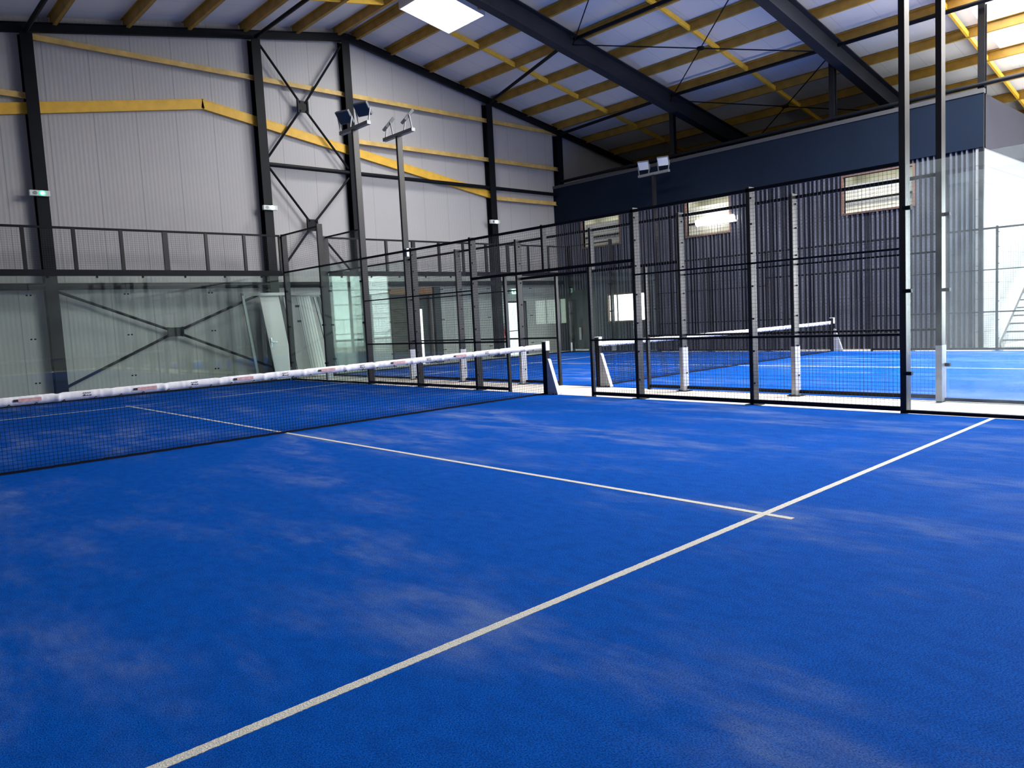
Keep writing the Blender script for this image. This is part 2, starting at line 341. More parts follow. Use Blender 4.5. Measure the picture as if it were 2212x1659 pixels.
# ------------------------------------------------------------------ roof steel
PX = [(-1, [7.98, 6.6, 5.0, 3.46, 1.93, 0.29, -1.3, -2.9, -4.5, -6.1]), (1, [8.62, 9.88, 11.40, 12.9, 14.4, 15.9, 17.5, 19.2, 20.9, 22.5, 24.1, 25.7])]
for sgn, xs in PX:
    for i, x in enumerate(xs):
        z = zr(x)
        mb = MB().box(x-0.006, x+0.006, YN, YF-0.02, z, z+ZT-0.004).box(x, x+0.09, YN, YF-0.02, z, z+0.008).box(x-0.09, x, YN, YF-0.02, z+ZT-0.012, z+ZT-0.004).box(x+0.082, x+0.09, YN, YF-0.02, z, z+0.025)
        tag(mb.build('roof_purlin', M_purlin), 'amber painted purlin under the %s roof slope, %s from the ridge' % ('right' if sgn > 0 else 'left', ORD[i]), 'purlin', 'roof purlins')
FR = [5.8, 0.2, -5.4]
FN = ['nearest the gable wall', 'second from the gable wall', 'third from the gable wall', 'fourth from the gable wall']
for i, y in enumerate(FR):
    t = thing('portal_frame', 'dark steel portal frame carrying the roof, %s' % FN[i], 'roof frame', (RX, y, 0), 'portal frames')
    for sgn, xe, nm in ((-1, XL+0.05, 'left'), (1, XR-0.05, 'right')):
        a = Vector((RX, y, zr(RX)-0.30)); b = Vector((xe, y, zr(xe)-0.30))
        MB().isec(a, b, 0.30, 0.58, 0.03, 0.02, (0, 0, 1)).build('rafter', M_frame, t)
        MB().isec((xe - sgn*0.25, y, -0.012), (xe - sgn*0.25, y, zr(xe)-0.5), 0.30, 0.48, 0.03, 0.02, (1, 0, 0)).build('column', M_frame, t)
        p0 = Vector((xe - sgn*0.25, y, zr(xe)-0.6))
        MB().prism([(p0.x, y-0.012, p0.z-0.7), (p0.x - sgn*1.4, y-0.012, zr(p0.x - sgn*1.4)-0.55), (p0.x, y-0.012, p0.z+0.1)], (0, 0.024, 0)).build('haunch', M_frame, t)
# gable end rafters
for sgn, xe, nm in ((-1, XL, 'left'), (1, XR, 'right')):
    tag(MB().isec((RX, 11.255, zr(RX)-0.07), (xe, 11.255, zr(xe)-0.07), 0.10, 0.22, 0.02, 0.02, (0, 0, 1)).build('gable_rafter', M_steel), 'dark sloping rafter along the %s top edge of the gable wall' % nm, 'rafter', 'gable rafters')
# longitudinal struts, cross rods
ys = [YF-0.25] + FR + [YN]
bayn = ['next to the gable wall', 'in the second roof bay', 'in the third roof bay', 'in the fourth roof bay', 'in the last roof bay']
for x, nm in ((12.5, 'halfway down the right slope'), (17.25, 'above the dark clubhouse'), (5.3, 'just left of the ridge'), (-0.3, 'low on the left slope')):
    for i in range(4):
        z = zr(x) - 0.16
        xg = {12.5: 13.95, 17.25: 17.58}.get(x, x) if i == 0 else x      # the first bay runs to the gable columns
        tag(MB().tube((xg, ys[i]-0.1, zr(xg)-0.16), (x, ys[i+1]+0.1, z), 0.055, 10).build('roof_strut', M_steel), 'dark tube strut %s %s' % (nm, bayn[i]), 'strut', 'roof struts')
def rod(a, b, label, r=0.018, name='bracing_rod', cat='bracing rod', grp='roof bracing rods'):
    tag(MB().tube(a, b, r, 6).build(name, M_steel), label, cat, grp)
panels = [(8.3, 12.5, 'beside the ridge'), (12.5, 17.25, 'in the middle of the right slope'), (17.25, 22.4, 'above the clubhouse')]
for xa, xb, nm in panels:
    za, zb = zr(xa)-0.30, zr(xb)-0.30
    rod((xa, 5.75, za), (xb, 0.25, zb), 'thin roof rod %s, falling to the nearer frame' % nm)
    rod((xa, 0.25, za), (xb, 5.75, zb-0.0), 'thin roof rod %s, falling to the farther frame' % nm)
    xm = (xa+xb)/2; zm = zr(xm) - 0.30
    tag(MB().tube((xm, 3.0, zm-0.03), (xm, 3.0, zm+0.03), 0.11, 12).build('rod_coupler', M_steel), 'round dark coupler where the roof rods cross %s' % nm, 'coupler', 'rod couplers')
# bridging bars between purlins at mid bay
mids = [8.62, 3.0, -2.6, -8.2]
bn = ['nearest gable', 'second from gable', 'third from gable', 'fourth from gable']
for sgn, xs in PX:
    for j, y in enumerate(mids):
        for i in range(len(xs)-1):
            x0, x1 = xs[i], xs[i+1]
            if sgn > 0 and i == 0: continue
            a = Vector((x0 + sgn*0.05, y, zr(x0)+0.075)); b = Vector((x1 - sgn*0.02, y, zr(x1)+0.075))
            mb = MB().bar(a, b, 0.012, 0.13).bar(a + Vector((0, 0.03, -0.06)), b + Vector((0, 0.03, -0.06)), 0.06, 0.010)
            tag(mb.build('bridging_bar', M_bright), 'yellow bar between purlins, %s slope, roof bay %s, %s from ridge' % ('right' if sgn > 0 else 'left', bn[j], ORD[i]), 'bridging bar', 'bridging bars between purlins')

# ------------------------------------------------------------------ gable wall steel
CX = [-5.6, -0.29, 5.32, 8.22, 13.98, 17.60]
cn = ['far left', 'first on the left of the photo', 'second from the left', 'under the ridge', 'right of the floodlight masts', 'at the clubhouse corner']
for x, nm in zip(CX, cn):
    t = thing('steel_column', 'dark steel column on the gable wall, %s' % nm, 'column', (x, 11.35, 0), 'gable wall columns')
    MB().isec((x, 11.35, -0.012), (x, 11.35, zr(x)-0.19), 0.26, 0.28, 0.025, 0.02, (0, 1, 0)).build('shaft', M_steel, t)
    MB().box(x-0.2, x+0.2, 11.16, 11.5, -0.012, 0.02).build('base_plate', M_steel, t)
bays = ['left of the first column', 'between first and second columns', 'in the braced bay', 'right of the ridge column', 'in the last bay before clubhouse']
def girt(z, i0, i1, hname):
    for i in range(i0, i1):
        a, b = CX[i]+0.03, CX[i+1]-0.03
        mb = MB().box(a, b, 11.37, 11.495, z+0.065, z+0.075).box(a, b, 11.365, 11.375, z-0.075, z+0.075).box(a, b, 11.31, 11.37, z-0.075, z-0.065)
        tag(mb.build('wall_girt', M_girt), 'ochre girt %s on gable wall, %s' % (hname, bays[i]), 'girt', 'gable wall girts')
girt(8.53, 1, 5, 'near the top'); girt(7.15, 0, 1, 'at mid height'); girt(7.15, 3, 5, 'at mid height'); girt(5.80, 4, 5, 'low down')
def wtube(z, i0, i1, r, hname):
    for i in range(i0, i1):
        tag(MB().tube((CX[i]+0.02, 11.30, z), (CX[i+1]-0.02, 11.30, z), r, 12).build('wall_tube', M_steel), 'dark round tube %s on gable wall, %s' % (hname, bays[i]), 'tube', 'gable wall tubes')
wtube(6.14, 2, 5, 0.065, 'at mid height'); wtube(2.70, 0, 5, 0.085, 'behind the glass')
# bent yellow beam
t = thing('bent_yellow_beam', 'long yellow beam bent in a shallow peak across the gable wall', 'beam', (3.75, 11.43, 5.8))
def zz(x): return 7.60 - (3.75-x)*0.173 if x < 3.75 else 7.60 - (x-3.75)*0.1645
for a, b in ((XL+0.05, 3.775), (3.725, 13.98)):
    mb = MB().bar((a, 11.40, zz(a)), (b, 11.40, zz(b)), 0.02, 0.26).bar((a, 11.43, zz(a)+0.12), (b, 11.43, zz(b)+0.12), 0.09, 0.02).bar((a, 11.43, zz(a)-0.12), (b, 11.43, zz(b)-0.12), 0.09, 0.02)
    mb.build('beam_half', M_yellow, t)
# X braces on the gable wall
def xbrace(corners, c, label, plate=(0.17, 0.17)):
    t = thing('cross_brace', label, 'bracing', (c[0], 11.28, c[1]), 'gable wall cross braces')
    for (x, z) in corners:
        d = Vector((c[0]-x, 0, c[1]-z)); e = Vector((c[0], 11.28, c[1])) - d.normalized()*plate[0]*0.8
        MB().tube((x, 11.28, z), e, 0.035, 8).build('brace_rod', M_steel, t)
    MB().box(c[0]-plate[0], c[0]+plate[0], 11.27, 11.29, c[1]-plate[1], c[1]+plate[1]).build('gusset_plate', M_steel, t)
    mb = MB()
    for sx in (-1, 1):
        mb.box(c[0]+sx*plate[0]*0.9-0.02, c[0]+sx*plate[0]*0.9+0.02, 11.24, 11.32, c[1]-plate[1]*1.1, c[1]+plate[1]*1.1)
    mb.build('clamp', M_steel, t)
xbrace([(5.46, 9.45), (8.06, 9.92), (5.46, 6.34), (8.06, 6.26)], (6.66, 7.92), 'dark diagonal cross brace high under the ridge')
xbrace([(5.46, 6.05), (8.06, 5.97), (5.46, 2.95), (8.06, 2.95)], (6.70, 4.47), 'dark diagonal cross brace below the mid height tube')
xbrace([(-0.16, 2.57), (-0.16, 0.28), (5.20, 2.57), (5.20, 0.28)], (2.48, 1.48), 'wide dark cross brace low behind the back glass', (0.20, 0.12))
# emergency light boxes on columns
def embox(x, z, led, label, core=False):
    t = thing('emergency_light', label, 'emergency light', (x, 11.17, z-0.065), 'emergency lights on the columns')
    MB().box(x-0.21, x+0.21, 11.10, 11.20, z-0.065, z+0.065).build('case', M_case, t, bevel=0.008)
    MB().tube((x-0.10, 11.101, z), (x-0.10, 11.094, z), 0.045, 12).build('lens', M_alu, t)
    MB().tube((x+0.045, 11.101, z), (x+0.045, 11.08, z), 0.06, 14).build('indicator', led, t)  # disc wider than the LED itself, its halo put into the size
    if core: MB().tube((x+0.045, 11.079, z), (x+0.045, 11.075, z), 0.035, 14).build('indicator_core', M_ledwhite, t)
embox(-0.36, 4.87, M_green, 'white emergency light box glowing bright green on the leftmost column', True)
embox(5.33, 4.88, M_pale_led, 'white emergency light box on the second column with a pale lamp')
embox(13.90, 4.90, M_pale_led, 'small white emergency light box on the column above the mesh fences')
# ------------------------------------------------------------------ far wall openings and wall things
o = struct(MB().box(DX0-0.06, DX0, 11.44, 11.66, 0, DZ1+0.06).box(DX1, DX1+0.06, 11.44, 11.66, 0, DZ1+0.06).box(DX0, DX1, 11.44, 11.66, DZ1, DZ1+0.06), 'door_1', M_steel, 'open bright doorway in the gable wall under the exit sign', 'door')
MB().box(DX1+0.02, DX1+0.06, 11.66, 12.50, 0.0, DZ1).build('door_leaf', M_doorwhite, o)
MB().bar((DX0, 11.6, 0.9), (DX1, 11.6, 0.92), 0.03, 0.03).build('push_bar', M_steel, o)
o = struct(MB().box(9.40, 9.46, 11.42, 11.70, 0, 2.36).box(10.98, 11.04, 11.42, 11.70, 0, 2.36), 'door_3', M_bark, 'dark doorway with a timber header in the gable wall behind the second court', 'door')
MB().box(9.36, 11.08, 11.38, 11.66, 2.36, 2.56).build('timber_header', M_timber, o)
MB().box(9.46, 10.15, 11.60, 11.65, 0, 2.36).build('wood_panel', M_bark, o)
MB().box(10.17, 10.56, 11.56, 11.61, 0, 2.36).box(10.74, 10.98, 11.56, 11.61, 0, 2.36).box(10.56, 10.74, 11.56, 11.61, 1.86, 2.36).build('door_leaf', M_teal, o)
MB().box(10.56, 10.74, 11.58, 11.59, 0.0, 1.86).build('pane', M_lit, o)
mb = MB()
for z in (0.5, 1.0, 1.45, 1.9): mb.box(9.52, 10.10, 11.52, 11.60, z, z+0.03)
mb.build('shelf', M_bark, o)
t = thing('dark_panel', 'tall dark panel standing against the gable wall right of the timber doorway', 'panel', (11.30, 11.42, 0))
MB().box(11.14, 11.42, 11.38, 11.44, 0, 2.60).build('board', M_teal, t)
MB().box(11.12, 11.14, 11.37, 11.45, 0, 2.60).build('edge_strip', M_steel, t)
t = thing('exit_sign', 'white and green exit sign above the bright doorway', 'exit sign', (15.0, 11.47, 2.33))
MB().box(14.70, 15.32, 11.42, 11.50, 2.34, 2.50).build('case', M_case, t)
MB().box(14.82, 15.10, 11.40, 11.42, 2.30, 2.48).build('lit_panel', M_pale_led, t)
mb = MB().box(14.88, 14.93, 11.394, 11.40, 2.34, 2.44).prism([(14.95, 11.394, 2.38), (15.02, 11.394, 2.40), (15.02, 11.394, 2.36)], (0, 0.006, 0)).box(15.02, 15.07, 11.394, 11.40, 2.37, 2.39)
mb.build('pictogram', M_signgreen, t)
t = thing('fire_extinguisher', 'red fire extinguisher hung on the gable wall left of the doorway', 'fire extinguisher', (14.22, 11.40, 0.55))
MB().tube((14.22, 11.40, 0.58), (14.22, 11.40, 1.05), 0.08, 16).tube((14.22, 11.40, 1.05), (14.22, 11.40, 1.12), 0.08, 16, 0.035).build('cylinder', M_ext, t, smooth=False)
MB().tube((14.22, 11.40, 1.12), (14.22, 11.40, 1.18), 0.03, 10).bar((14.20, 11.40, 1.19), (14.34, 11.38, 1.21), 0.02, 0.02).build('valve', M_black, t)
MB().tube((14.30, 11.38, 1.16), (14.32, 11.36, 0.75), 0.012, 8).build('hose', M_black, t)
MB().box(14.12, 14.32, 11.48, 11.50, 0.6, 1.25).build('bracket', M_steel, t)

# ------------------------------------------------------------------ dark clubhouse block on the right
BX, BY0, BY1, BZ, BAND = 17.42, -3.42, YF, 6.38, 5.06
WIN = [(8.27, 10.10, 3.95, 5.02), (3.75, 5.38, 3.84, 5.02), (-1.78, 0.08, 3.88, 4.90), (7.10, 8.92, 1.10, 2.06)]
mb = MB()
for a, b, c, d in cells([BY0, BY1], [-0.012, BAND], WIN): mb.box(BX+0.05, BX+0.17, a, b, c, d)
club = struct(mb, 'wall_clubhouse', M_cladgap, 'dark ribbed clubhouse wall along the far side of the second court', 'wall')
mb = MB(); y = BY0 + 0.03
while y < BY1 - 0.08:
    w = rnd.choice((0.045, 0.05, 0.06)); dpt = rnd.choice((0.05, 0.06, 0.06, 0.035))
    segs = [(-0.012, BAND)]
    for (a, b, c, d) in WIN:
        if y + w > a and y < b:
            ns = []
            for (p, q) in segs:
                if p < c: ns.append((p, min(q, c)))
                if q > d: ns.append((max(p, d), q))
            segs = ns
    for p, q in segs:
        if q - p > 0.02:
            mb.prism([(BX+0.05, y, p), (BX+0.05-dpt, y+0.012, p), (BX+0.05-dpt, y+w-0.012, p), (BX+0.05, y+w, p)], (0, 0, q-p))
    y += rnd.choice((0.12, 0.135, 0.14, 0.15)) + (0.12 if rnd.random() < 0.08 else 0)
mb.build('cladding_ribs', M_clad, club)
struct(MB().box(BX-0.03, BX+0.17, BY0-0.02, BY1, BAND, BZ), 'wall_fascia', M_band, 'smooth navy fascia band above the ribbed clubhouse wall', 'wall')
struct(MB().box(BX-0.05, BX+0.10, BY0-0.04, BY1, BZ, BZ+0.11), 'trim_1', mat('grey_flashing', (0.055, 0.058, 0.065), 0.6, spec=0.15), 'grey metal flashing along the top of the clubhouse fascia', 'trim')
struct(MB().box(BX+0.17, XR, BY0+0.15, BY1, BZ-0.25, BZ-0.02), 'ceiling_clubhouse', M_band, 'flat top deck of the clubhouse', 'ceiling')
struct(MB().box(BX, XR, BY0, BY0+0.15, -0.012, BAND), 'wall_side', M_sidec, 'bright white boarded end wall of the clubhouse beside the stairs', 'wall')
struct(MB().box(BX, XR, BY0-0.02, BY0+0.15, BAND, BZ), 'wall_side_fascia', mat('grey_fascia', (0.024, 0.024, 0.034), 0.85, spec=0.08), 'grey fascia above the clubhouse end wall', 'wall')
struct(MB().box(BX-0.02, BX+0.05, BY0-0.03, BY0+0.08, -0.012, BZ), 'trim_2', M_steel, 'dark corner post of the clubhouse', 'trim')
# clubhouse windows: real recesses with a lit room behind
def club_window(n, w, kind):
    a, b, c, d = w
    fr = MB().box(BX-0.02, BX+0.17, a-0.05, a, c-0.05, d+0.05).box(BX-0.02, BX+0.17, b, b+0.05, c-0.05, d+0.05).box(BX-0.02, BX+0.17, a, b, d, d+0.05).box(BX-0.02, BX+0.17, a, b, c-0.05, c)
    lab = {1: 'small window in the dark wall with a cream blind, left of the lit lamp', 2: 'window in the dark wall directly above the glowing tube lamp', 3: 'window with a cream blind high in the dark wall on the right', 4: 'bright white window low in the dark wall behind the glass'}[kind]
    o = struct(fr, 'window_%d' % n, M_brown, lab, 'window')
    if kind == 4:
        MB().box(BX+0.08, BX+0.10, a, b, c, d).build('pane', M_lit, o)
        MB().box(BX+0.05, BX+0.08, a+0.62, a+0.67, c, d).box(BX+0.05, BX+0.08, b-0.40, b-0.36, c, d).build('mullion', M_steel, o)
        return
    room = MB().box(BX+0.95, BX+1.0, a, b, c-0.4, d+0.2).box(BX+0.17, BX+1.0, a-0.05, a, c-0.4, d+0.2).box(BX+0.17, BX+1.0, b, b+0.05, c-0.4, d+0.2).box(BX+0.17, BX+1.0, a, b, c-0.45, c-0.4).box(BX+0.17, BX+1.0, a, b, d+0.15, d+0.2)
    room.build('reveal', M_cream, o)
    MB().box(BX+0.30, BX+0.55, a+0.3, b-0.3, d+0.11, d+0.145).build('room_lamp', mat('room_lamp_%d' % n, (0.8, 0.8, 0.8), 0.5, emit=(1.0, 0.98, 0.88), estr={1: 5.0, 2: 5.0, 3: 5.0}[kind]), o)
    MB().box(BX+0.10, BX+0.13, a, b, c+(d-c)*0.30, c+(d-c)*0.36).build('transom_bar', M_steel, o)
    mb = MB(); nsl = 9
    for k in range(nsl):
        z = c + (d-c)*(0.02 + 0.80*k/nsl); mb.box(BX+0.20, BX+0.215, a+0.02, b-0.02, z, z + (d-c)*0.80/nsl - 0.008)
    mb.build('blind', M_cream, o)
for i, (w, k) in enumerate(zip(WIN, (1, 2, 3, 4))): club_window(5+i, w, k)
# glowing twin tube lamp
t = thing('tube_lamp', 'glowing twin tube lamp on the dark wall under the middle window', 'lamp', (BX-0.02, 4.17, 4.02))
MB().box(BX-0.10, BX, 3.46, 4.88, 4.10, 4.16).build('lamp_body', M_white, t)
for a, b in ((3.50, 4.15), (4.19, 4.84)):
    MB().tube((BX-0.17, a, 4.21), (BX-0.17, b, 4.21), 0.115, 16).build('tube', M_tube, t)  # tubes made fatter so their shape stands in for the lamp's glow
# flat dark door with long pull handle, green board, white threshold strip
o = struct(MB().box(BX-0.04, BX+0.02, 9.55, 10.95, -0.012, 2.35), 'door_2', M_teal, 'dark flat clubhouse door with a long vertical pull handle', 'door')
MB().bar((BX-0.09, 10.32, 0.42), (BX-0.09, 10.32, 0.90), 0.05, 0.07).build('pull_handle', M_grey, o)
MB().box(BX-0.18, BX-0.05, 9.95, 10.70, 0.0, 0.05).build('threshold', M_white, o)
t = thing('notice_board', 'dark green notice board on the clubhouse wall in the far corner', 'notice board', (BX-0.03, 11.15, 1.1))
MB().box(BX-0.05, BX-0.005, 10.98, 11.36, 1.12, 2.10).build('panel', M_board, t)
MB().box(BX-0.06, BX-0.005, 10.95, 10.98, 1.10, 2.13).box(BX-0.06, BX-0.005, 11.36, 11.39, 1.10, 2.13).box(BX-0.06, BX-0.005, 10.95, 11.39, 2.10, 2.13).box(BX-0.06, BX-0.005, 10.95, 11.39, 1.09, 1.12).build('frame', M_teal, t)
# roof support posts and head tube on top of the block
for y, nm in ((5.93, 'under the farther roof frame'), (0.42, 'under the nearer roof frame'), (-3.36, 'at the bright corner')):
    tag(MB().isec((17.6, y, BZ), (17.6, y, zr(17.6)-0.05), 0.16, 0.16, 0.015, 0.012, (1, 0, 0)).build('roof_post', M_steel), 'dark short post on top of the clubhouse %s' % nm, 'post', 'posts on the clubhouse')
tag(MB().tube((17.50, BY0-5, 6.62), (17.50, BY1-0.4, 6.62), 0.055, 10).build('head_tube', M_steel), 'dark long tube running just above the clubhouse fascia', 'tube')
# stairs in front of the end wall
t = thing('steel_stairs', 'pale steel staircase climbing beside the bright clubhouse end wall', 'stairs', (19.5, -4.2, 0))
sx0, sx1, n = 17.75, 22.6, 15; sz1 = 3.0
for y in (-4.65, -3.75):
    MB().bar((sx0, y, 0.0), (sx1, y, sz1), 0.05, 0.24).build('stringer', M_stair, t)
for k in range(n):
    f = (k+0.7)/n; x = sx0+(sx1-sx0)*f; z = sz1*f
    MB().box(x-0.13, x+0.13, -4.62, -3.78, z+0.02, z+0.055).build('tread', M_stair, t)
for y in (-4.65,):
    MB().tube((sx0, y, 0.95), (sx1, y, sz1+0.95), 0.025, 10).build('handrail', M_stair, t)
    for k in range(6):
        f = k/5; x = sx0+(sx1-sx0)*f; z = sz1*f
        MB().tube((x, y, z), (x, y, z+0.95), 0.018, 8).build('baluster', M_stair, t)

# ------------------------------------------------------------------ courts
C2 = 11.43                    # centre of the second court; the first court is centred on x = 0
def strip(a, b, w, z, jit=0.0016, step=0.011):
    mb = MB(); a, b = Vector(a), Vector(b); d = b - a; L = d.length; n = max(2, int(L/step)); d.normalize(); r = Vector((-d.y, d.x, 0))
    i0 = 0
    top = []
    for k in range(n+1):
        p = a + d*(L*k/n); j1, j2 = rnd.uniform(-jit, jit), rnd.uniform(-jit, jit)
        top.append((p + r*(w/2+j1), p - r*(w/2+j2)))
    for k in range(n+1):
        for q in top[k]: mb.v.append(Vector((q.x, q.y, z)))
    for k in range(n+1):
        for q in top[k]: mb.v.append(Vector((q.x, q.y, z-0.004)))
    m = 2*(n+1)
    for k in range(n):
        a0 = 2*k; mb.f += [(a0, a0+2, a0+3, a0+1), (m+a0, m+a0+1, m+a0+3, m+a0+2), (a0, m+a0, m+a0+2, a0+2), (a0+1, a0+3, m+a0+3, m+a0+1)]
    mb.f += [(0, 1, m+1, m), (2*n, m+2*n, m+2*n+1, 2*n+1)]
    return mb
def court(cx, label):
    o = tag(MB().box(cx-5.0, cx+5.0, -10, 10, -0.012, 0.0).build('artificial_turf', M_turf, origin=(cx, 0, 0)), label, 'turf')
    for s in (-1, 1): strip((cx-4.995, s*6.95, 0), (cx+4.985, s*6.95, 0), 0.05, 0.0018).build('service_line', M_line, o)
    strip((cx, -7.15, 0), (cx, 7.15, 0), 0.05, 0.0022).build('center_line', M_line, o)
court(0.0, 'blue sand dusted artificial turf of the nearer court with cream lines')
court(C2, 'blue artificial turf of the second court seen through the fences')

def wires(mb, axis, fixed, u0, u1, z0, z1, pitch=0.05, r=0.0013):
    nu = max(1, round((u1-u0)/pitch)); nz = max(1, round((z1-z0)/pitch))
    for k in range(nu+1):
        u = u0 + (u1-u0)*k/nu
        if axis == 'y': mb.box(fixed-r, fixed+r, u-r, u+r, z0, z1)
        else: mb.box(u-r, u+r, fixed-r, fixed+r, z0, z1)
    for k in range(nz+1):
        z = z0 + (z1-z0)*k/nz
        if axis == 'y': mb.box(fixed-r-0.003, fixed-0.003+r, u0, u1, z-r, z+r)
        else: mb.box(u0, u1, fixed-r-0.003, fixed-0.003+r, z-r, z+r)
    return mb
def post_box(x, out, y, z0, z1, w=0.055, d=0.15):
    xa, xb = (x, x+out*d) if out > 0 else (x+out*d, x)
    return MB().box(xa, xb, y-w/2, y+w/2, z0, z1)
def clamp(x, out, y, z, parent):
    """two piece glass clamp on a post"""
    MB().box(x-0.035, x+0.035, y-0.045, y+0.045, z-0.022, z+0.022).build('glass_clamp', M_steel, parent)
def side_fence(cx_face, out, where, sleeve, gate=(-1.05, 1.05)):
    """mesh side fence from y=-6 to 6 with a gate gap in the middle"""
    x = cx_face; xr0, xr1 = (x, x+0.04*out) if out > 0 else (x-0.04, x)
    t = thing('mesh_side_fence', 'black wire mesh side fence with a gate gap, %s' % where, 'fence', (x, 0, 0), 'court side fences')
    for y in (-4, -2, 2, 4):
        p = post_box(x, out, y, -0.012, 3.0).build('post', M_post, t, bevel=0.004)
        MB().box(min(x-0.02, x+out*0.17), max(x+0.02, x+out*0.17), y-0.10, y+0.10, -0.012, 0.004).build('foot_plate', M_post, p)
        if sleeve: post_box(x-0.004*out, out, y, 0.005, 0.74, 0.068, 0.158).build('sleeve', M_grey, p)['label'] = 'pale grey lower sleeve'
        for z in (0.3, 0.75, 1.2, 1.65, 2.1, 2.5, 2.85): MB().box(min(x+out*0.03, x+out*0.06), max(x+out*0.03, x+out*0.06), y-0.045, y-0.02, z-0.012, z+0.012).build('mesh_clip', M_wire, p)
    for s in (-1, 1):
        gy = gate[0] if s < 0 else gate[1]
        post_box(x, out, gy, -0.012, 2.17, 0.05, 0.06).build('gate_post', M_post, t, bevel=0.003)
        for (a, b, zb, zt) in ((s*4, s*5.96, 0.07, 2.95), (s*2, s*4, 0.07, 2.95), (gy, s*2, 0.07, 2.17)):
            a, b = min(a, b), max(a, b)
            wires(MB(), 'y', x+out*0.01, a+0.03, b-0.03, zb, zt).build('mesh_panel', M_wire, t)
            MB().box(xr0, xr1, a, b, 0.02, 0.075).build('bottom_rail', M_steel, t)
            MB().box(xr0, xr1, a, b, 0.93, 0.96).build('middle_rail', M_steel, t)
            if zt > 2.5: MB().box(xr0, xr1, a, b, 1.95, 1.975).build('middle_rail', M_steel, t)
        wires(MB(), 'y', x+out*0.01, min(s*0.03, s*1.97), max(s*0.03, s*1.97), 2.22, 2.95).build('mesh_panel', M_wire, t)
    MB().box(xr0, xr1, -5.96, 5.96, 2.93, 2.975).build('top_rail', M_steel, t)
    MB().box(xr0, xr1, -2, 2, 2.165, 2.215).build('transom', M_steel, t)
    post_box(x, out, 0, 2.2, 2.99, 0.05, 0.10).build('short_post', M_post, t)
    return t
def glass_side(x, out, ya, yb, yc, where, gm, rail, sleeve, spare_mid=False):
    """glass side wall: panes ya..yb..yc (yc is the corner), mesh above the corner pane"""
    s = 1 if yc > ya else -1
    t = thing('glass_side_wall', 'tall clear glass side wall %s' % where, 'glass wall', (x, (ya+yc)/2, 0), 'glass side walls')
    gx = x + out*0.02
    for a, b in ((ya+s*0.05, yb-s*0.04), (yb+s*0.04, yc-s*0.05)):
        MB().box(gx-0.006, gx+0.006, min(a, b), max(a, b), 0.03, 2.93).build('glass_pane', gm, t)
    ps = [post_box(x, out, yb, -0.012, 4.02, 0.06, 0.15), post_box(x, out, yc, -0.012, 3.98, 0.08, 0.15)]
    for q, p in enumerate(ps):
        o = p.build('post', M_post, t, bevel=0.004); y = yb if q == 0 else yc
        if sleeve: post_box(x-0.004*out, out, y, 0.005, 0.36, 0.075, 0.162).build('sleeve', M_grey, o)['label'] = 'pale grey lower sleeve'
    for y in (ya+s*0.05, yb, yc-s*0.05):
        for z in (0.48, 1.46, 2.43): clamp(gx, out, y, z, t)
    if rail: MB().box(gx-0.02, gx+0.02, min(ya, yc), max(ya, yc), 2.93, 2.97).build('glass_rail', M_steel, t)
    wires(MB(), 'y', gx, min(yb, yc)+0.03, max(yb, yc)-0.03, 2.98, 3.95).build('mesh_panel', M_wire, t)
    MB().box(gx-0.02, gx+0.02, min(yb, yc), max(yb, yc), 3.93, 3.97).build('top_rail', M_steel, t)
    MB().box(gx-0.03, gx+0.03, min(ya, yc), max(ya, yc), 0.0, 0.04).build('bottom_channel', M_steel, t)
    return t
def back_wall(cx, y, where, label_group='glass back walls'):
    t = thing('glass_back_wall', 'wide glass back wall with a mesh strip on top %s' % where, 'glass wall', (cx, y, 0), label_group)
    for k in range(5):
        a = cx - 5 + 2*k
        MB().box(a+0.006, a+1.994, y+0.012, y+0.024, 0.03, 2.86).build('glass_pane', M_glass, t)
    MB().box(cx-5.0, cx+5.0, y-0.02, y+0.08, 2.86, 3.0).build('beam', M_steel, t)
    MB().box(cx-5.0, cx+5.0, y, y+0.05, 0.0, 0.04).build('bottom_channel', M_steel, t)
    for k in range(-5, 6):
        w = 0.12 if k in (-2, 2) else 0.075
        MB().box(cx+k-w/2, cx+k+w/2, y, y+0.07, 3.0, 3.93).build('mesh_post', M_post, t)
    for k in range(10):
        wires(MB(), 'x', y+0.03, cx-5+k+0.04, cx-4+k-0.04, 3.0, 3.93).build('mesh_panel', M_wire, t)
    MB().box(cx-5.0, cx+5.0, y+0.01, y+0.06, 3.92, 3.97).build('top_rail', M_steel, t)
    for k in range(1, 5):
        for z in (0.48, 1.46, 2.43):
            MB().box(cx-5+2*k-0.055, cx-5+2*k-0.02, y+0.005, y+0.032, z-0.015, z+0.015).box(cx-5+2*k+0.02, cx-5+2*k+0.055, y+0.005, y+0.032, z-0.015, z+0.015).build('glass_clamp', M_steel, t)
    for k in range(10):
        MB().box(cx-4.6+k-0.02, cx-4.6+k+0.02, y-0.015, y+0.02, 2.81, 2.87).build('beam_clip', M_steel, t)
    return t
